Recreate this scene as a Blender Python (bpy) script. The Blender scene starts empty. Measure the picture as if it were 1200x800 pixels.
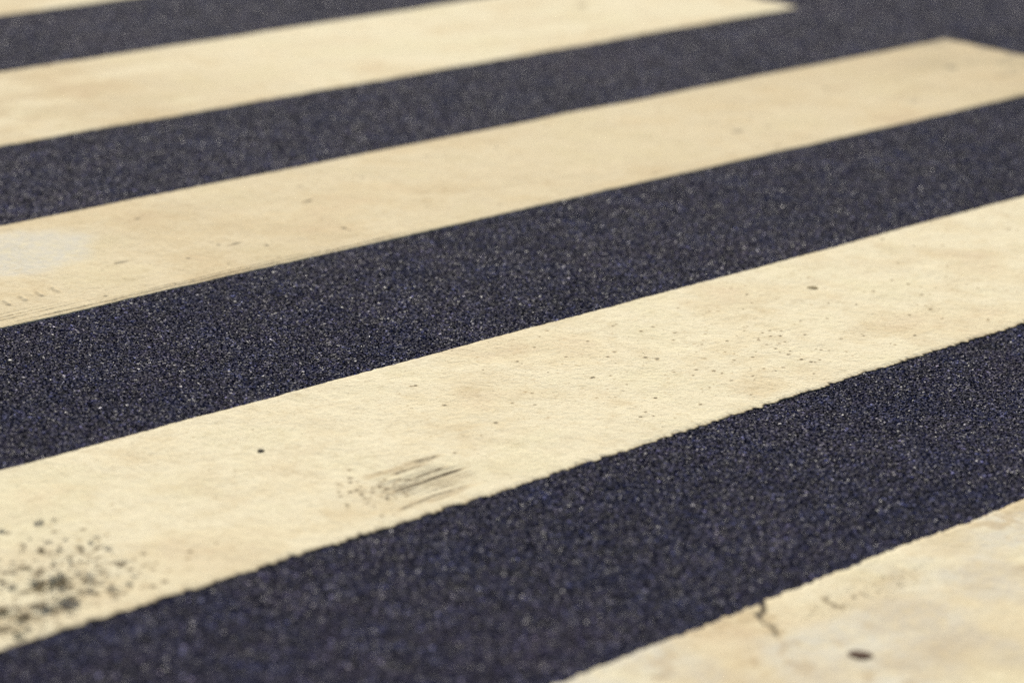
import bpy, math
import numpy as np
from mathutils import Matrix

# ------------------------------------------------------------------ camera, sky, sun
sc = bpy.context.scene
cam_data = bpy.data.cameras.new("camera")
cam_data.lens = 104.0
cam_data.sensor_width = 36.0
cam_data.clip_start = 0.05
cam_data.clip_end = 2000
cam_data.dof.use_dof = True
cam_data.dof.focus_distance = 4.64
cam_data.dof.aperture_fstop = 2.2
cam_data.dof.aperture_blades = 0
cam = bpy.data.objects.new("camera", cam_data)
sc.collection.objects.link(cam)
ax = np.array([0.69375492, -0.71882309, 0.04469315])
ay = np.array([0.18757099, 0.24024663, 0.95241728])
az = -np.array([0.69535691, 0.65236104, -0.30150264])
M = Matrix.Identity(4)
for r in range(3):
    M[r][0], M[r][1], M[r][2] = ax[r], ay[r], az[r]
M[2][3] = 1.4371
cam.matrix_world = M
sc.camera = cam

SUN_EL, SUN_AZ = math.radians(36), math.radians(42)      # azimuth measured from +Y towards +X
world = bpy.data.worlds.new("World")
sc.world = world
world.use_nodes = True
wn = world.node_tree.nodes
wl = world.node_tree.links
bg = wn["Background"]
sky = wn.new("ShaderNodeTexSky")
sky.sky_type = 'NISHITA'
sky.sun_disc = False
sky.sun_elevation = SUN_EL
sky.sun_rotation = SUN_AZ
wl.new(sky.outputs[0], bg.inputs[0])
bg.inputs[1].default_value = 0.065
sun_data = bpy.data.lights.new("sun", 'SUN')
sun_data.energy = 5.0
sun_data.angle = math.radians(0.53)
sun_data.color = (1.0, 0.94, 0.84)
sun = bpy.data.objects.new("sun", sun_data)
sc.collection.objects.link(sun)
from mathutils import Vector
to_sun = Vector((math.cos(SUN_EL) * math.sin(SUN_AZ), math.cos(SUN_EL) * math.cos(SUN_AZ), math.sin(SUN_EL)))
sun.rotation_euler = to_sun.to_track_quat('Z', 'Y').to_euler()
sc.view_settings.view_transform = 'Standard'
sc.view_settings.look = 'None'
sc.view_settings.exposure = 0.08
sc.view_settings.gamma = 1.0
sc.cycles.use_denoising = False
sc.cycles.max_bounces = 4

# ------------------------------------------------------------------ noise helpers (numpy)
def hsh(ix, iy, s):
    ix = ix.astype(np.int64); iy = iy.astype(np.int64)
    h = (ix * 374761393 + iy * 668265263 + s * 2147483647 + 1013904223) & 0xFFFFFFFF
    h = ((h ^ (h >> 13)) * 1274126177) & 0xFFFFFFFF
    h = ((h ^ (h >> 16)) * 2246822519) & 0xFFFFFFFF
    h = h ^ (h >> 15)
    return (h & 0xFFFFFF).astype(np.float32) / np.float32(0xFFFFFF)

def vnoise(x, y, s):
    x0 = np.floor(x); y0 = np.floor(y)
    fx = (x - x0); fy = (y - y0)
    fx = fx * fx * (3 - 2 * fx); fy = fy * fy * (3 - 2 * fy)
    a = hsh(x0, y0, s); b = hsh(x0 + 1, y0, s); c = hsh(x0, y0 + 1, s); d = hsh(x0 + 1, y0 + 1, s)
    return (a + (b - a) * fx) * (1 - fy) + (c + (d - c) * fx) * fy

def fbm(x, y, s, octs=4):
    t = 0; a = 0.5; n = 0
    for k in range(octs):
        t = t + a * vnoise(x * 2 ** k + 17.3 * k, y * 2 ** k - 9.1 * k, s + k); n += a; a *= 0.5
    return t / n

def sstep(a, b, x):
    t = np.clip((x - a) / (b - a), 0, 1)
    return t * t * (3 - 2 * t)

def aggregate(x, y, cell, seed):
    """height and id of the chipping standing highest at each point: every chipping is a tilted facet"""
    gx = np.floor(x / cell); gy = np.floor(y / cell)
    best = np.full(x.shape, -9.0, np.float32)
    rnd = np.zeros(x.shape, np.float32); rnd2 = np.zeros(x.shape, np.float32)
    for i in (-1, 0, 1):
        for j in (-1, 0, 1):
            cx = gx + i; cy = gy + j
            px = (cx + hsh(cx, cy, seed)) * cell; py = (cy + hsh(cx, cy, seed + 1)) * cell
            hh = hsh(cx, cy, seed + 2); an = hsh(cx, cy, seed + 3) * 6.2832
            el = 0.65 + 0.7 * hsh(cx, cy, seed + 4)
            tx = (hsh(cx, cy, seed + 5) - 0.5) * 1.0; ty = (hsh(cx, cy, seed + 6) - 0.5) * 1.0
            dx = x - px; dy = y - py
            ca = np.cos(an); sa = np.sin(an)
            ex = (ca * dx + sa * dy) * el; ey = (-sa * dx + ca * dy) / el
            r = np.maximum(np.abs(ex) + 0.45 * np.abs(ey), np.abs(ey) + 0.3 * np.abs(ex)) / cell
            h = hh * 0.30 * cell + (tx * dx + ty * dy) - np.maximum(r - 0.36, 0) * cell * 2.2
            m = h > best
            best = np.where(m, h, best)
            rnd = np.where(m, hsh(cx, cy, seed + 7), rnd)
            rnd2 = np.where(m, hsh(cx, cy, seed + 8), rnd2)
    return best, rnd, rnd2

def road_height(x, y):
    h, a, b = aggregate(x, y, 0.0038, 11)
    h2, a2, b2 = aggregate(x, y, 0.0068, 71)
    h2 = h2 - 0.0009
    m = h2 > h
    h = np.where(m, h2, h); a = np.where(m, a2, a); b = np.where(m, b2, b)
    h = np.maximum(h, -0.0022)
    h = h + (fbm(x * 9, y * 9, 301, 3) - 0.5) * 0.0022 - 0.0014
    return h, a, b

# ------------------------------------------------------------------ mesh helpers
def mesh_from(name, verts, quads, mat, attrs=None, smooth=False):
    me = bpy.data.meshes.new(name)
    nv, nf = len(verts), len(quads)
    me.vertices.add(nv); me.vertices.foreach_set("co", np.ascontiguousarray(verts, dtype=np.float32).ravel())
    me.loops.add(nf * 4); me.loops.foreach_set("vertex_index", np.ascontiguousarray(quads, dtype=np.int32).ravel())
    me.polygons.add(nf)
    me.polygons.foreach_set("loop_start", np.arange(0, nf * 4, 4, dtype=np.int32))
    try:
        me.polygons.foreach_set("loop_total", np.full(nf, 4, dtype=np.int32))
    except Exception:
        pass
    me.polygons.foreach_set("use_smooth", np.full(nf, smooth, dtype=bool))
    me.update(calc_edges=True)
    for k, col in (attrs or {}).items():
        at = me.attributes.new(k, 'FLOAT_COLOR', 'POINT')
        at.data.foreach_set("color", np.ascontiguousarray(col, dtype=np.float32).ravel())
    me.materials.append(mat)
    o = bpy.data.objects.new(name, me)
    sc.collection.objects.link(o)
    return o

def grid_quads(nu, nv_, off=0):
    i = np.arange(nu - 1)[:, None]; j = np.arange(nv_ - 1)[None, :]
    a = (i * nv_ + j).ravel() + off
    return np.stack([a, a + nv_, a + nv_ + 1, a + 1], 1)

# ------------------------------------------------------------------ materials
class NT:
    def __init__(s, name):
        s.m = bpy.data.materials.new(name); s.m.use_nodes = True
        s.n = s.m.node_tree.nodes; s.l = s.m.node_tree.links
        s.b = s.n["Principled BSDF"]
    def new(s, t, **kw):
        nd = s.n.new(t)
        for k, v in kw.items(): setattr(nd, k, v)
        return nd
    def put(s, sock, v):
        if isinstance(v, bpy.types.NodeSocket): s.l.new(v, sock)
        else: sock.default_value = v
    def coord(s, scale=(1, 1, 1)):
        g = s.new("ShaderNodeNewGeometry")
        mp = s.new("ShaderNodeMapping"); s.l.new(g.outputs['Position'], mp.inputs[0])
        mp.inputs['Scale'].default_value = scale
        return mp.outputs[0]
    def noise(s, scale, vec=None, detail=4, rough=0.5):
        nd = s.new("ShaderNodeTexNoise")
        s.l.new(vec or s.coord(), nd.inputs['Vector'])
        nd.inputs['Scale'].default_value = scale; nd.inputs['Detail'].default_value = detail
        nd.inputs['Roughness'].default_value = rough
        return nd.outputs['Fac']
    def ramp(s, v, stops):
        nd = s.new("ShaderNodeValToRGB"); s.put(nd.inputs[0], v)
        e = nd.color_ramp.elements
        while len(e) < len(stops): e.new(0.5)
        for q, (p, c) in zip(e, stops):
            q.position = p; q.color = (*c, 1) if isinstance(c, tuple) else (c, c, c, 1)
        return nd.outputs[0]
    def math(s, op, a, b=0.0, clamp=False):
        nd = s.new("ShaderNodeMath", operation=op, use_clamp=clamp)
        s.put(nd.inputs[0], a); s.put(nd.inputs[1], b)
        return nd.outputs[0]
    def mix(s, f, a, b, mode='MIX'):
        nd = s.new("ShaderNodeMix", data_type='RGBA', blend_type=mode)
        s.put(nd.inputs[0], f)
        for sock, v in ((nd.inputs[6], a), (nd.inputs[7], b)):
            if isinstance(v, tuple): v = (*v, 1)
            s.put(sock, v)
        return nd.outputs[2]
    def bump(s, h, strength, dist, normal=None):
        nd = s.new("ShaderNodeBump"); s.put(nd.inputs['Height'], h)
        nd.inputs['Strength'].default_value = strength; nd.inputs['Distance'].default_value = dist
        if normal: s.l.new(normal, nd.inputs['Normal'])
        return nd.outputs[0]
    def attr(s, name):
        nd = s.new("ShaderNodeAttribute", attribute_name=name)
        sp = s.new("ShaderNodeSeparateColor"); s.l.new(nd.outputs['Color'], sp.inputs[0])
        return nd, sp

def asphalt():
    t = NT("asphalt")
    at, sp = t.attr("stone")
    # R: brightness of the chipping, G: hue of the chipping, B: 1 where chippings are modelled
    vor = t.new("ShaderNodeTexVoronoi"); t.l.new(t.coord(), vor.inputs['Vector']); vor.inputs['Scale'].default_value = 220
    vs = t.new("ShaderNodeSeparateColor"); t.l.new(vor.outputs['Color'], vs.inputs[0])
    mb = t.new("ShaderNodeMix", data_type='FLOAT'); t.put(mb.inputs[0], sp.outputs[2]); t.put(mb.inputs[2], vs.outputs[0]); t.put(mb.inputs[3], sp.outputs[0])
    mg = t.new("ShaderNodeMix", data_type='FLOAT'); t.put(mg.inputs[0], sp.outputs[2]); t.put(mg.inputs[2], vs.outputs[1]); t.put(mg.inputs[3], sp.outputs[1])
    bri = t.ramp(mb.outputs[0], [(0.0, 0.30), (0.40, 0.72), (0.75, 1.32), (0.93, 2.3), (0.975, 3.8), (0.995, 8.5)])
    hue = t.ramp(mg.outputs[0], [(0.0, (0.037, 0.039, 0.072)), (0.35, (0.042, 0.039, 0.070)), (0.6, (0.038, 0.040, 0.072)), (0.85, (0.047, 0.042, 0.066)), (1.0, (0.056, 0.050, 0.064))])
    col = t.mix(1.0, hue, bri, 'MULTIPLY')
    big = t.ramp(t.noise(2.3, detail=5, rough=0.6), [(0.32, (0.72, 0.75, 0.84)), (0.5, (1, 1, 1)), (0.68, (1.22, 1.14, 1.08))])
    col = t.mix(1.0, col, big, 'MULTIPLY')
    mid = t.ramp(t.noise(26, detail=4, rough=0.65), [(0.3, 0.72), (0.5, 1.0), (0.72, 1.25)])
    col = t.mix(1.0, col, mid, 'MULTIPLY')
    # patches of bluer, browner and plainer stone
    hv = t.ramp(t.noise(11, detail=3, rough=0.6), [(0.36, (0.90, 0.96, 1.14)), (0.47, (1, 1, 1.02)), (0.56, (1.08, 0.98, 1.0)), (0.66, (1.03, 1.03, 0.90))])
    col = t.mix(0.9, col, hv, 'MULTIPLY')
    fine = t.ramp(t.noise(900, detail=2), [(0.3, 0.7), (0.7, 1.3)])
    col = t.mix(1.0, col, fine, 'MULTIPLY')
    # where chippings are coarse or missing, shade between stones is put into the colour
    gap = t.ramp(vor.outputs['Distance'], [(0.25, 0.78), (0.60, 0.28)])
    col = t.mix(t.math('SUBTRACT', 1.0, sp.outputs[2]), col, t.mix(1.0, col, gap, 'MULTIPLY'))
    t.put(t.b.inputs['Base Color'], col)
    t.put(t.b.inputs['Roughness'], t.ramp(mg.outputs[0], [(0.0, 0.7), (0.8, 0.55), (1.0, 0.42)]))
    t.put(t.b.inputs['Specular IOR Level'], t.ramp(mg.outputs[0], [(0.0, 0.02), (0.80, 0.05), (0.93, 0.22), (1.0, 0.6)]))
    inv = t.math('SUBTRACT', 1.0, sp.outputs[2])
    nrm = t.bump(t.noise(600, detail=3, rough=0.7), 0.5, 0.0012)
    vb = t.new("ShaderNodeBump"); t.put(vb.inputs['Height'], vor.outputs['Distance']); vb.invert = True
    t.put(vb.inputs['Strength'], t.math('MULTIPLY', inv, 0.9)); vb.inputs['Distance'].default_value = 0.004
    t.l.new(nrm, vb.inputs['Normal'])
    t.put(t.b.inputs['Normal'], vb.outputs[0])
    return t.m

def paint():
    t = NT("road paint")
    at, sp = t.attr("wear")      # R scuffed streaks, G blotches, B stain with painted edge shade, A grey patch
    base = t.ramp(t.noise(3.2, detail=5, rough=0.62), [(0.26, (0.74, 0.615, 0.42)), (0.42, (0.80, 0.70, 0.475)), (0.5, (0.83, 0.745, 0.53)), (0.62, (0.81, 0.73, 0.50)), (0.76, (0.79, 0.675, 0.46))])
    mott = t.ramp(t.noise(38, detail=5, rough=0.7), [(0.25, (0.84, 0.80, 0.74)), (0.5, (1, 1, 1)), (0.75, (1.05, 1.05, 1.04))])
    col = t.mix(0.8, base, mott, 'MULTIPLY')
    # faint strokes left by tyres and by the laying machine, along the stripe
    strk = t.ramp(t.noise(1.0, t.coord((5, 130, 1)), detail=4, rough=0.6), [(0.3, (0.93, 0.91, 0.88)), (0.5, (1, 1, 1))])
    col = t.mix(0.25, col, strk, 'MULTIPLY')
    grit = t.ramp(t.noise(420, detail=3, rough=0.6), [(0.30, (0.58, 0.52, 0.44)), (0.44, (1, 1, 1)), (0.60, (1.0, 1.0, 1.0)), (0.72, (1.12, 1.12, 1.12))])
    col = t.mix(0.8, col, grit, 'MULTIPLY')
    g2 = t.ramp(t.noise(750, detail=2, rough=0.6), [(0.30, (0.45, 0.38, 0.30)), (0.40, (1, 1, 1))])
    col = t.mix(t.ramp(t.noise(9, detail=4), [(0.35, 0.25), (0.62, 1.0)]), col, g2, 'MULTIPLY')
    # pores in the paint, gathered in patches
    vor = t.new("ShaderNodeTexVoronoi"); t.l.new(t.coord((1, 1, 0.01)), vor.inputs['Vector']); vor.inputs['Scale'].default_value = 75
    vc = t.new("ShaderNodeSeparateColor"); t.l.new(vor.outputs['Color'], vc.inputs[0])
    rad = t.math('MULTIPLY', t.math('POWER', vc.outputs[0], 6.0), 0.16)
    pore = t.math('LESS_THAN', vor.outputs['Distance'], rad)
    zone = t.ramp(t.noise(4.5, detail=3), [(0.47, 0.0), (0.58, 0.85)])
    pore = t.math('MULTIPLY', pore, zone)
    col = t.mix(pore, col, (0.16, 0.12, 0.075))
    # grey patch
    gp = t.math('MULTIPLY', at.outputs['Alpha'], t.ramp(t.noise(60, detail=5, rough=0.75), [(0.38, 0.25), (0.55, 1.0)]))
    col = t.mix(gp, col, (0.66, 0.63, 0.53))
    # blotches: asphalt showing through, dull green-black
    nb = t.noise(130, detail=5, rough=0.72)
    bl = t.math('ADD', sp.outputs[1], t.math('MULTIPLY', t.math('SUBTRACT', nb, 0.5), 2.6))
    bl = t.math('MULTIPLY', t.math('MULTIPLY', t.math('SUBTRACT', bl, 0.43), 4.5, True), 0.96)
    tint = t.ramp(t.noise(14, detail=3), [(0.46, (0.020, 0.034, 0.052)), (0.62, (0.045, 0.047, 0.026))])
    col = t.mix(bl, col, tint)
    # scuff streaks
    ns = t.noise(1.0, t.coord((9, 330, 1)), detail=4, rough=0.55)
    st = t.math('SUBTRACT', t.math('ADD', ns, t.math('MULTIPLY', sp.outputs[0], 0.42)), 0.72)
    st = t.math('MULTIPLY', st, 8.0, True)
    st = t.math('MULTIPLY', st, t.ramp(t.noise(260, detail=3), [(0.35, 0.35), (0.55, 0.92)]))
    col = t.mix(st, col, (0.06, 0.052, 0.042))
    # drawn stains and painted edge shade
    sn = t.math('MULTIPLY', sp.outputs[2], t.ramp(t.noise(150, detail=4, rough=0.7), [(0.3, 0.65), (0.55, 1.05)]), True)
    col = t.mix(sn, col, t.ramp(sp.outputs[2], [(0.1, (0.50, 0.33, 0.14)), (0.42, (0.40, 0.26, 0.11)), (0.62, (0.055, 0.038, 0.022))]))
    t.put(t.b.inputs['Base Color'], col)
    t.b.inputs['Roughness'].default_value = 0.85
    t.b.inputs['Specular IOR Level'].default_value = 0.03
    # the film sinks a little between the chippings it covers
    pv = t.new("ShaderNodeTexVoronoi"); t.l.new(t.coord(), pv.inputs['Vector']); pv.inputs['Scale'].default_value = 190
    n0 = t.bump(t.math('MULTIPLY', pv.outputs['Distance'], t.ramp(t.noise(7, detail=3), [(0.4, 0.35), (0.65, 1.0)])), 0.28, 0.0030)
    n1 = t.bump(t.noise(330, detail=4, rough=0.65), 0.65, 0.0012, n0)
    n2 = t.bump(t.noise(1.0, t.coord((14, 240, 1)), detail=3), 0.10, 0.0010, n1)
    n3 = t.bump(t.math('MULTIPLY', pore, -1.0), 0.5, 0.001, n2)
    n4 = t.bump(t.math('MULTIPLY', bl, -1.0), 0.6, 0.0015, n3)
    t.put(t.b.inputs['Normal'], n4)
    return t.m

def blob_mat(name, c1, c2):
    t = NT(name)
    t.put(t.b.inputs['Base Color'], t.mix(t.noise(160, detail=4), c1, c2))
    t.b.inputs['Roughness'].default_value = 0.75
    t.b.inputs['Specular IOR Level'].default_value = 0.08
    t.put(t.b.inputs['Normal'], t.bump(t.noise(500), 0.5, 0.001))
    return t.m

MA, MP = asphalt(), paint()

# ------------------------------------------------------------------ road: one sheet, with its chippings modelled around the crossing
# (v0, v1, u0, u1, spacing)
BANDS = [
    (2.12, 2.675, 1.45, 4.60, 0.0014),
    (3.115, 3.69, 2.05, 6.00, 0.00125),
    (3.69, 4.12, 5.905, 6.80, 0.0016),
    (4.12, 4.65, 2.85, 7.20, 0.0016),
    (4.65, 5.12, 5.905, 7.00, 0.0017),
    (5.12, 5.66, 3.60, 6.10, 0.0018),
    (2.12, 2.675, 0.60, 1.45, 0.0026), (2.12, 2.675, 4.60, 5.905, 0.0026),
    (3.115, 3.69, 1.00, 2.05, 0.0026), (2.12, 3.69, 6.00, 7.40, 0.0030), (2.62, 3.16, 5.905, 6.00, 0.0030), (2.12, 2.62, 5.905, 6.00, 0.0030),
    (3.69, 4.12, 6.80, 7.60, 0.0026), (4.12, 4.65, 1.80, 2.85, 0.0026),
    (5.12, 5.66, 2.60, 3.60, 0.0030), (4.65, 5.12, 7.00, 7.60, 0.0030), (5.12, 6.20, 6.10, 7.40, 0.0034),
    (1.02, 1.68, 1.00, 4.60, 0.0030), (1.02, 2.12, 5.905, 7.00, 0.0034), (1.02, 1.68, 4.60, 5.905, 0.0034),
]
V, Q, A = [], [], []
off = 0
for (v0, v1, u0, u1, d) in BANDS:
    us = np.linspace(u0, u1, int((u1 - u0) / d)); vs = np.linspace(v0, v1, int((v1 - v0) / d))
    U, W = np.meshgrid(us, vs, indexing='ij')
    # loosen the grid so that facets do not line up
    Uj = U + (hsh(np.round(U / d), np.round(W / d), 5) - 0.5) * d * 0.55
    Wj = W + (hsh(np.round(U / d), np.round(W / d), 6) - 0.5) * d * 0.55
    for arr, src in ((Uj, U), (Wj, W)):
        arr[0, :] = src[0, :]; arr[-1, :] = src[-1, :]; arr[:, 0] = src[:, 0]; arr[:, -1] = src[:, -1]
    h, a, b = road_height(Uj.astype(np.float64), Wj.astype(np.float64))
    h[0, :] = h[-1, :] = -0.004; h[:, 0] = h[:, -1] = -0.004
    V.append(np.stack([Uj, Wj, h], -1).reshape(-1, 3))
    A.append(np.stack([a, b, np.full_like(a, 1.0 if d < 0.0022 else 0.72), np.ones_like(a)], -1).reshape(-1, 4))
    Q.append(grid_quads(len(us), len(vs), off)); off += len(us) * len(vs)
R = 400.0
V.append(np.array([[-R, -R, -0.0042], [R, -R, -0.0042], [R, R, -0.0042], [-R, R, -0.0042]]))
A.append(np.array([[0.5, 0.5, 0, 1]] * 4))
Q.append(np.array([[0, 1, 2, 3]]) + off)
road = mesh_from("road", np.concatenate(V), np.concatenate(Q), MA, {"stone": np.concatenate(A)}, smooth=False)
road["kind"] = "structure"
del V, Q, A

# ------------------------------------------------------------------ painted stripes
def seg_d(U, W, pts):
    """distance to a polyline"""
    d = np.full(U.shape, 9.0)
    for (x0, y0), (x1, y1) in zip(pts[:-1], pts[1:]):
        dx, dy = x1 - x0, y1 - y0; L = dx * dx + dy * dy + 1e-12
        t = np.clip(((U - x0) * dx + (W - y0) * dy) / L, 0, 1)
        d = np.minimum(d, np.hypot(U - x0 - t * dx, W - y0 - t * dy))
    return d

def ell(U, W, c, ru, rv):
    return np.hypot((U - c[0]) / ru, (W - c[1]) / rv)

def stripe(vb, vt, u0, u1, du, dv, rag_b, rag_t, wear, label, seed, thick=0.0021):
    us = np.arange(u0, u1 + du / 2, du); ts = np.linspace(0, 1, int((vt - vb) / dv) + 1)
    U, T = np.meshgrid(us, ts, indexing='ij')
    def edge(u, amp, s):
        e = (fbm(u * 90, u * 0 + s, 900 + s, 4) - 0.5) * 3.6 * amp
        e = e + (vnoise(u * 210, u * 0 + s, 930 + s) - 0.5) * 0.9 * amp
        e = e + (fbm(u * 5, u * 0 + s, 950 + s, 2) - 0.5) * 0.008
        return e
    VB = vb + edge(us, rag_b, seed)[:, None]; VT = vt + edge(us, rag_t, seed + 7)[:, None]
    W = VB + T * (VT - VB)
    # ragged far end
    e_end = (fbm(ts * 14, ts * 0, 700 + seed, 4) - 0.5)[None, :] * 0.022
    k = sstep(u1 - 0.05, u1, U)
    U2 = U + e_end * k
    # low, softened relief of the chippings under the film
    h = (fbm(U2 * 130, W * 130, 41, 2) - 0.5) * 0.0011 + (fbm(U2 * 14, W * 14, 43, 3) - 0.5) * 0.0024
    db = (W - VB); dt = (VT - W); de = (u1 + e_end - U2)
    def taper(d, w): return sstep(-0.0005, w, d)
    tp = np.minimum(np.minimum(taper(db, 0.004 + rag_b * 2.2), taper(dt, 0.004 + rag_t)), taper(de, 0.008))
    z = -0.0006 + (thick + h) * (0.25 + 0.75 * tp)
    wr = wear(U2, W) if wear else np.zeros(U.shape + (4,))
    z = z + (wr[..., 4] if wr.shape[-1] > 4 else 0)
    # road dirt along the lower edge, plus painted shade of the film's side
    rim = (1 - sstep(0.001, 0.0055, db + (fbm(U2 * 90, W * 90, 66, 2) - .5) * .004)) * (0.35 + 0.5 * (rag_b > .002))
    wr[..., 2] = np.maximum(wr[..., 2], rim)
    wr = np.clip(wr[..., :4], 0, 1)
    n, m = U.shape
    top = np.stack([U2, W, z], -1)
    # skirt all round, down into the road
    def ring(a):
        return np.concatenate([a[:, 0], a[-1, 1:], a[-2::-1, -1], a[0, -2:0:-1]])
    idx = np.arange(n * m).reshape(n, m)
    ri = ring(idx); rp = ring(top).copy(); rp[:, 2] = -0.0035
    K = len(ri); lo = np.arange(K) + n * m
    sk = np.stack([ri, lo, np.roll(lo, -1), np.roll(ri, -1)], 1)
    verts = np.concatenate([top.reshape(-1, 3), rp])
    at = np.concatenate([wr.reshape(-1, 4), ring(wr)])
    o = mesh_from("crossing_stripe", verts, np.concatenate([grid_quads(n, m), sk]), MP, {"wear": at}, smooth=True)  # B of wear also holds the painted shade of the lower edge
    o["label"] = label; o["category"] = "road marking"; o["group"] = "painted stripes of the zebra crossing"
    return o

def stack(U, R=0, G=0, B=0, A=0, H=0):
    z = np.zeros(U.shape)
    return np.stack([z + R, z + G, z + B, z + A, z + H], -1)

def wear_near(U, W):                                    # the stripe nearest the camera
    n = (fbm(U * 60, W * 60, 5, 3) - 0.5)
    n2 = (fbm(U * 140, W * 140, 6, 3) - 0.5)
    crack = seg_d(U + n * .012 + n2 * .007, W + n * .010 + n2 * .007, [(2.785, 2.156), (2.756, 2.128), (2.738, 2.124), (2.723, 2.098), (2.722, 2.084), (2.708, 2.068)])
    cw = 0.0012 + 0.0025 * sstep(2.72, 2.78, U)
    B = 0.85 * (1 - sstep(cw, cw + 0.0030, crack))
    c2 = seg_d(U + n * .03, W + n * .03, [(2.708, 2.068), (2.698, 2.045), (2.656, 2.024)])
    B = np.maximum(B, 0.38 * (1 - sstep(0.001, 0.008, c2)))
    c3 = seg_d(U + n * .03, W + n * .03, [(2.640, 2.055), (2.62, 2.03), (2.59, 2.035)])
    B = np.maximum(B, 0.40 * (1 - sstep(0.002, 0.014, c3)) * sstep(.35, .6, fbm(U * 60, W * 60, 61, 3)))
    c4 = ell(U, W, (2.50, 2.09), .035, .05)
    B = np.maximum(B, 0.45 * sstep(1.1, .3, c4) * sstep(.35, .7, fbm(U * 50, W * 50, 63, 3)))
    v = seg_d(U + n * .02, W + n * .02, [(2.85, 2.107), (2.838, 2.088), (2.836, 2.068), (2.865, 2.078), (2.898, 2.081)])
    B = np.maximum(B, 0.75 * (1 - sstep(0.0015, 0.006, v)) * sstep(0.3, 0.55, fbm(U * 90, W * 90, 8, 2)))
    B = np.maximum(B, 0.22 * sstep(1.0, 0.4, ell(U, W, (3.02, 1.98), .10, .07)) * fbm(U * 30, W * 30, 9, 3) * 1.5)
    B = np.maximum(B, 0.30 * sstep(0.46, 0.74, fbm(U * 12, W * 12, 19, 5)))
    B = np.maximum(B, 0.40 * sstep(0.60, 0.70, fbm(U * 38, W * 38, 23, 4)) * sstep(0.4, 0.6, fbm(U * 7, W * 7, 25, 2)))
    Y = 0.30 * sstep(1.1, 0.2, ell(U, W, (2.86, 1.90), .16, .09)) + 0.22 * sstep(1.1, 0.2, ell(U, W, (2.66, 1.95), .10, .07))
    B = np.maximum(B, Y * (0.5 + fbm(U * 20, W * 20, 27, 3)))
    B = np.maximum(B, 0.26 * sstep(0.35, 0.62, fbm(U * 9, W * 9, 55, 4)))
    G = 0.25 * sstep(1.0, 0.3, ell(U, W, (2.9, 2.08), .25, .06))
    return stack(U, G=G, B=B, A=0.75 * sstep(0.40, 0.60, fbm(U * 7, W * 7, 77, 4)), H=-0.003 * (1 - sstep(0.001, 0.005, crack)))

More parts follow.
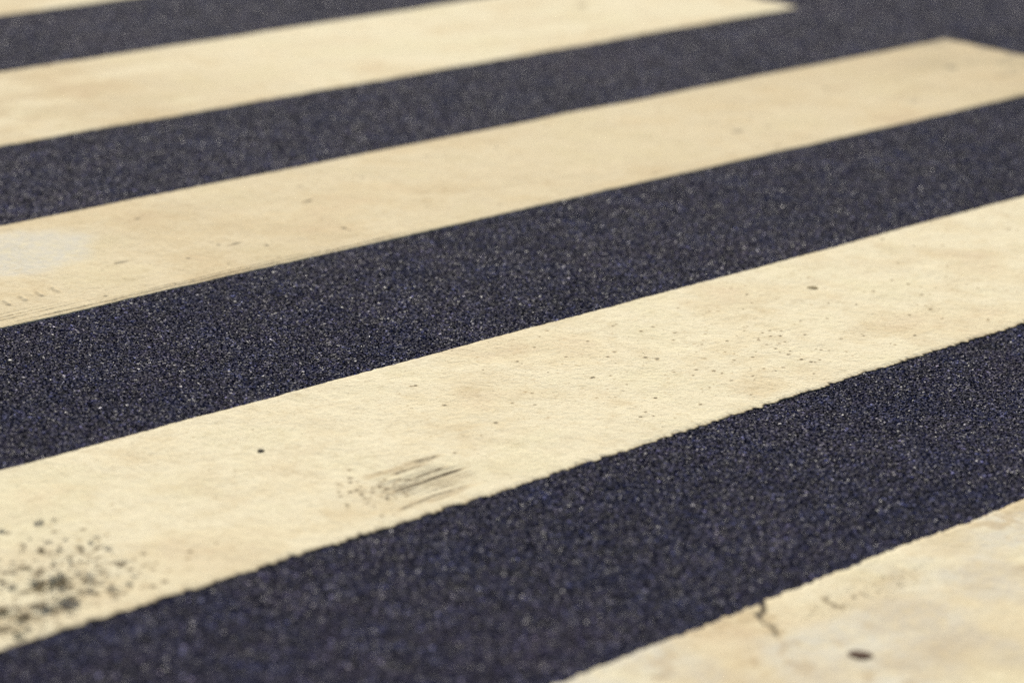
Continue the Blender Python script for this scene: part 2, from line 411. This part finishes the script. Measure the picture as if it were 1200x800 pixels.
def wear_second(U, W):                                  # the long stripe through the middle of the picture
    R = np.zeros(U.shape); B = np.zeros(U.shape)
    sn1 = fbm(U * 22, W * 330, 12, 3)
    for (pts, w, s, brk) in [([(2.6886, 2.7953), (2.7616, 2.7938), (2.8443, 2.7951)], .0085, .80, .55), ([(2.7311, 2.7829), (2.8197, 2.7875)], .0065, .70, .6),
                             ([(2.7714, 2.8039), (2.8516, 2.7938)], .0035, .6, .3), ([(2.7293, 2.7535), (2.7445, 2.7521)], .0042, 1.0, 0), ([(2.7445, 2.7521), (2.8183, 2.7569)], .0030, .95, .3),
                             ([(2.6817, 2.7314), (2.7113, 2.7332), (2.7794, 2.7347), (2.8429, 2.7369)], .0042, 1.0, .2),
                             ([(2.638, 2.674), (2.6764, 2.6803), (2.72, 2.683), (2.8257, 2.6794)], .0060, .55, .6), ([(2.6900, 2.6725), (2.7859, 2.6805)], .0085, .55, .5),
                             ([(2.6538, 2.7327), (2.6904, 2.7285)], .003, .6, .4)]:
        d = seg_d(U, W + .002 * (fbm(U * 30, W * 0, 44, 2) - .5), pts); t = (U - pts[0][0]) / (pts[-1][0] - pts[0][0])
        fade = sstep(-0.06, 0.12, t) * sstep(1.06, 0.72, t)
        B = np.maximum(B, s * (1 - sstep(w * 0.45, w * 1.25, d)) * fade * (1 - brk + brk * 1.6 * sstep(0.35, 0.65, sn1)))
    R = 0.60 * sstep(1.1, 0.5, ell(U, W, (2.745, 2.738), .115, .075))
    rng = np.random.RandomState(4)
    spots = [(rng.normal(2.672, .022), rng.normal(2.748, .022), rng.uniform(.0012, .0036), rng.uniform(.5, 1)) for k in range(34)]
    spots += [(2.6485, 2.800, .0035, .8), (2.652, 2.768, .003, .8), (2.617, 2.764, .0035, .9), (2.66, 2.715, .0035, .9), (2.60, 2.73, .003, .8), (2.70, 2.77, .0035, .9)]
    for k in range(130):
        spots.append((rng.uniform(3.1, 4.7), rng.uniform(2.68, 3.10), rng.uniform(.0016, .0034), rng.uniform(.5, 1)))
    for (x, y) in [(2.646, 2.8), (2.626, 2.777), (2.7, 2.835), (2.677, 2.809), (2.666, 2.796), (2.638, 2.767), (2.603, 2.736), (2.656, 2.765), (2.644, 2.749), (2.638, 2.737), (2.629, 2.71), (2.609, 2.673), (2.71, 2.773), (2.641, 2.731), (2.659, 2.724), (2.673, 2.712), (2.696, 2.719), (2.626, 2.667), (2.864, 2.789), (2.684, 2.756), (2.662, 2.748), (2.674, 2.729), (2.711, 2.755), (2.726, 2.76), (2.629, 2.723)]:
        spots.append((x, y, rng.uniform(.0026, .0042), rng.uniform(.6, 1)))
    for (x, y) in [(3.614, 2.734), (3.677, 2.763), (3.633, 2.792), (3.617, 2.782), (3.612, 2.752), (3.651, 2.829), (3.673, 2.882), (3.669, 2.862), (3.824, 2.866), (3.954, 2.791), (4.042, 2.692), (3.982, 2.744), (4.066, 2.849), (4.081, 2.843), (4.011, 2.79), (3.522, 2.817), (3.526, 2.759), (3.824, 3.041), (3.791, 3.003), (3.949, 3.121), (4.306, 3.115), (4.359, 3.018), (4.214, 2.774), (3.751, 2.78), (4.57, 2.998), (3.403, 2.967), (3.519, 3.013), (3.503, 3.061), (3.515, 3.064), (3.4, 3.112), (3.024, 3.043), (3.032, 3.042), (3.001, 2.948), (3.321, 2.997), (3.374, 2.955), (3.43, 2.9), (3.419, 2.915), (3.553, 3.017), (3.006, 2.845), (2.375, 2.741), (2.36, 2.939), (2.706, 2.644), (2.715, 2.645)]:
        spots.append((x, y, rng.uniform(.0026, .0042), rng.uniform(.65, 1)))
    for k in range(50):
        spots.append((rng.normal(3.55, .17), rng.normal(2.83, .06), rng.uniform(.0012, .0034), rng.uniform(.5, 1)))
    for k in range(40):
        spots.append((rng.uniform(2.0, 3.3), rng.uniform(2.70, 3.10), rng.uniform(.001, .0026), rng.uniform(.25, .6)))
    for k in range(230):
        spots.append((rng.normal(2.16, .065), rng.normal(2.79, .065), rng.uniform(.0020, .0048), rng.uniform(.5, 1)))
    for k in range(90):
        spots.append((rng.normal(2.02, .06), rng.normal(2.71, .05), rng.uniform(.0025, .0065), rng.uniform(.5, 1)))
    for k in range(60):
        spots.append((rng.normal(3.10, .25), rng.uniform(2.66, 3.12), rng.uniform(.0012, .0028), rng.uniform(.3, .7)))
    u0, du = U[0, 0], U[1, 0] - U[0, 0]
    for (x, y, r, s) in spots:
        i0 = max(0, int((x - .03 - u0) / du)); i1 = max(0, int((x + .03 - u0) / du))
        if i1 <= i0: continue
        u = U[i0:i1]; w = W[i0:i1]
        e = ell(u, w, (x, y), r * 1.25, r)
        B[i0:i1] = np.maximum(B[i0:i1], s * (1 - sstep(0.5, 1.3, e)))
    # blotches where the paint is worn down to the road, by the left edge of the picture
    RG = fbm(U * 110, W * 110, 33, 3)
    G = 0.31 * sstep(1.15, 0.25, ell(U, W, (2.15, 2.79), .16, .11))
    G = np.maximum(G, 0.42 * sstep(1.1, 0.2, ell(U, W, (2.12, 2.73), .08, .045)))
    G = np.maximum(G, 0.38 * sstep(1.2, 0.3, ell(U, W, (2.02, 2.71), .12, .07)))
    for (x, y, r) in [(2.24, 2.943, 6.9), (2.262, 2.937, 4.6), (2.186, 2.948, 5.7), (2.205, 2.881, 4.5), (2.23, 2.876, 4.5), (2.248, 2.838, 6.7), (2.266, 2.854, 4.5), (2.181, 2.862, 6.7), (2.204, 2.851, 5.6), (2.196, 2.82, 5.6), (2.175, 2.891, 4.5), (2.164, 2.876, 4.5), (2.254, 2.813, 5.6), (2.233, 2.766, 6.6), (2.242, 2.766, 4.4), (2.187, 2.807, 5.5), (2.166, 2.817, 5.5), (2.13, 2.825, 6.6), (2.124, 2.868, 4.4), (2.111, 2.775, 13.1), (2.133, 2.763, 14.2), (2.149, 2.78, 7.7), (2.1, 2.701, 13.9), (2.071, 2.705, 11.7), (2.064, 2.717, 8.5), (2.03, 2.701, 10.6), (2.169, 2.744, 8.7), (2.176, 2.757, 6.6), (2.148, 2.719, 6.5), (2.172, 2.702, 7.6), (2.16, 2.683, 5.4), (2.197, 2.703, 6.5), (2.078, 2.806, 6.5), (2.021, 2.728, 10.6), (1.989, 2.687, 8.4), (1.995, 2.661, 8.4), (2.017, 2.67, 5.3), (2.172, 2.775, 4.4), (2.204, 2.764, 3.3), (2.226, 2.832, 3.4), (2.186, 2.846, 3.3), (2.144, 2.862, 3.3), (2.199, 2.906, 3.4), (2.08, 2.786, 6.5), (2.174, 2.729, 4.4), (2.234, 2.724, 3.3), (2.221, 2.72, 3.3)]:
        k = 0.0011 * r
        dx = (U - x) * 0.62 + (W - y) * 0.78; dy = -(U - x) * 0.78 + (W - y) * 0.62
        e = np.hypot(dx / (k * 1.9), dy / k) * (0.45 + 1.1 * RG)
        G = np.maximum(G, (0.44 + 0.028 * r) * (1 - sstep(0.2, 1.9, e)))
    B = np.maximum(B, 0.20 * sstep(0.5, 0.85, fbm(U * 14, W * 14, 29, 5)))
    return stack(U, R, G, B, 0.0, -0.0012 * sstep(0.5, 0.9, G))

def wear_third(U, W):
    B = np.zeros(U.shape); H = np.zeros(U.shape)
    # trowelled ridges along the lower edge
    for (dv, a, b, s) in [(0.010, 2.70, 3.75, 1), (0.021, 2.9, 3.55, .6), (0.034, 2.62, 3.0, .7), (0.046, 2.62, 2.95, .6), (0.060, 2.62, 2.93, .4)]:
        vv = 3.665 + dv + 0.012 * (U - 3.2) * (1 if dv > .015 else .3)
        m = (1 - sstep(0.0008, 0.0030, np.abs(W - vv))) * sstep(a, a + .15, U) * sstep(b, b - .2, U)
        B = np.maximum(B, 0.50 * s * m); H = H - 0.0016 * s * m
        m2 = (1 - sstep(0.001, 0.004, np.abs(W - vv - .004))) * sstep(a, a + .15, U) * sstep(b, b - .2, U)
        H = H + 0.0010 * s * m2
    rng = np.random.RandomState(11)
    for k in range(70):
        x, y, r = rng.uniform(2.75, 6.0), rng.uniform(3.69, 4.13), rng.uniform(.002, .0055)
        i0 = max(0, int((x - .05 - U[0, 0]) / (U[1, 0] - U[0, 0]))); i1 = i0 + 36
        e = ell(U[i0:i1], W[i0:i1], (x, y), r * rng.uniform(1.0, 2.6), r)
        B[i0:i1] = np.maximum(B[i0:i1], rng.uniform(.45, .9) * (1 - sstep(0.4, 1.3, e)))
    # small pressed marks
    for k in range(4):
        d = seg_d(U, W, [(2.800 + k * .036, 3.755 + k * .004), (2.806 + k * .036, 3.775 + k * .004)])
        H = H + 0.0022 * (1 - sstep(0.002, 0.006, d)); B = np.maximum(B, 0.35 * (1 - sstep(.002, .004, np.abs(d - .006))))
    for (x, y, ru, rv, s) in [(3.561, 3.768, .010, .007, .9), (3.555, 3.752, .006, .004, .6), (3.33, 3.807, .022, .006, .65), (5.665, 3.943, .022, .018, .55), (3.633, 3.951, .016, .005, .7),
                              (3.10, 3.84, .02, .005, .5), (3.24, 3.72, .004, .004, .9), (3.85, 3.86, .03, .005, .3), (4.75, 3.83, .02, .01, .45), (4.83, 3.82, .012, .01, .4), (5.3, 3.78, .03, .010, .4), (5.55, 3.75, .02, .008, .4), (5.78, 3.85, .03, .010, .4)]:
        e = ell(U + .02 * (fbm(U * 60, W * 60, 4, 2) - .5), W + .008 * (fbm(U * 80, W * 80, 7, 2) - .5), (x, y), ru * 1.1, rv * 1.35)
        B = np.maximum(B, min(1.0, 0.30 + 0.72 * s) * (1 - sstep(0.3, 1.25, e)))
    # brown grime; the colour darkens further towards the far end
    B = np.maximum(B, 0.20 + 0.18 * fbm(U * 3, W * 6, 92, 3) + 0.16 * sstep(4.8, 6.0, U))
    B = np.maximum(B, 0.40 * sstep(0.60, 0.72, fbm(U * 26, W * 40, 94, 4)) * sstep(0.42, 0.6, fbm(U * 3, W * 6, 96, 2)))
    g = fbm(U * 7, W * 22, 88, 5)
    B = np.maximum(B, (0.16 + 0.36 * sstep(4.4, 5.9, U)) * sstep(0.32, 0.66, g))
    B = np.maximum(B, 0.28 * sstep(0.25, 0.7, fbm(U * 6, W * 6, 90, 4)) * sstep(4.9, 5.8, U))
    B = np.maximum(B, 0.30 * sstep(3.2, 2.7, U) * sstep(3.95, 3.75, W) * sstep(.35, .65, fbm(U * 50, W * 50, 31, 3)))
    A = 0.95 * sstep(1.2, 0.75, ell(U + .12 * (fbm(U * 14, W * 14, 71, 4) - .5), W + .08 * (fbm(U * 14, W * 14, 75, 4) - .5), (2.97, 4.00), .17, .14))
    B = B * (1 - 0.75 * A)
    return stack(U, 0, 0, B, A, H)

def wear_fourth(U, W):
    B = 0.8 * (1 - sstep(0.5, 1.2, ell(U, W, (5.465, 4.94), .020, .016)))
    B = np.maximum(B, 0.14 * sstep(0.45, 0.7, fbm(U * 6, W * 14, 58, 4)))
    B = np.maximum(B, 0.40 * sstep(4.8, 3.6, U) * sstep(0.10, 0.60, fbm(U * 7, W * 14, 59, 4)))
    return stack(U, B=B)

def wear_far(U, W):
    return stack(U, B=0.3 * sstep(0.4, 0.7, fbm(U * 5, W * 9, 98, 4)))

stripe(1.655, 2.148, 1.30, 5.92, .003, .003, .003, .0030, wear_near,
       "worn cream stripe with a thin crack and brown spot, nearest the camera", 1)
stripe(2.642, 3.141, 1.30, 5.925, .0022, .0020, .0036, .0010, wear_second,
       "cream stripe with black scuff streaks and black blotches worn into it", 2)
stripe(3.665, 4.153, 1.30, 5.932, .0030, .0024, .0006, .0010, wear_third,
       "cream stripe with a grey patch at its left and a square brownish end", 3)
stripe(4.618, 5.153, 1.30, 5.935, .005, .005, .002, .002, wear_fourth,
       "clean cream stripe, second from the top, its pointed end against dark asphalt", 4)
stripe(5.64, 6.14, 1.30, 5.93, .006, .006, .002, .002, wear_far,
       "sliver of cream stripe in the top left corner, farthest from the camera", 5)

# ------------------------------------------------------------------ small things lying on the stripes
def blob(name, x, y, z, ru, rv, hgt, mat, label, cat, seed, lump=0.30, rings=9, seg=28):
    """a squashed irregular dome with a closed underside, pivot at its base"""
    vs, fs = [], []
    for i in range(rings):
        t = i / (rings - 1); rr = math.cos(t * math.pi / 2) ** 0.75 if i < rings - 1 else 0.03
        zz = hgt * math.sin(t * math.pi / 2)
        for j in range(seg):
            a = 2 * math.pi * j / seg
            k = 1 + lump * (float(fbm(np.array([2 + 1.3 * math.cos(a)]), np.array([2 + 1.3 * math.sin(a)]), seed, 3)[0]) - .5) * 2
            k2 = 1 + lump * (float(fbm(np.array([5 * rr * math.cos(a)]), np.array([5 * rr * math.sin(a)]), seed + 9, 3)[0]) - .5)
            vs.append((ru * rr * k * math.cos(a), rv * rr * k * math.sin(a), zz * k2))
    for i in range(rings - 1):
        for j in range(seg):
            fs.append((i * seg + j, i * seg + (j + 1) % seg, (i + 1) * seg + (j + 1) % seg, (i + 1) * seg + j))
    fs.append(tuple((rings - 1) * seg + j for j in range(seg)))
    fs.append(tuple(reversed(range(seg))))
    me = bpy.data.meshes.new(name); me.from_pydata(vs, [], fs); me.update()
    for p in me.polygons: p.use_smooth = True
    me.materials.append(mat)
    o = bpy.data.objects.new(name, me); sc.collection.objects.link(o)
    o.location = (x, y, z)
    o["label"] = label; o["category"] = cat
    return o

gum_dark = blob_mat("dark gum", (0.045, 0.022, 0.012), (0.12, 0.062, 0.034))
gum_olive = blob_mat("olive gum", (0.22, 0.17, 0.075), (0.34, 0.27, 0.14))
stone_m = blob_mat("dark stone", (0.035, 0.03, 0.022), (0.10, 0.085, 0.06))
blob("gum_spot", 2.738, 1.961, 0.0008, 0.0130, 0.0170, 0.0030, gum_dark,
     "round dark brown gum spot on the nearest stripe", "gum", 3)
blob("gum_spot", 3.949, 2.996, 0.0008, 0.0105, 0.0095, 0.0022, gum_olive,
     "small flat olive gum spot on the right half of the scuffed stripe", "gum", 5)
blob("pebble", 2.655, 2.971, 0.0008, 0.0056, 0.0050, 0.0026, stone_m,
     "tiny dark pebble on the left half of the scuffed stripe", "pebble", 8, .3)
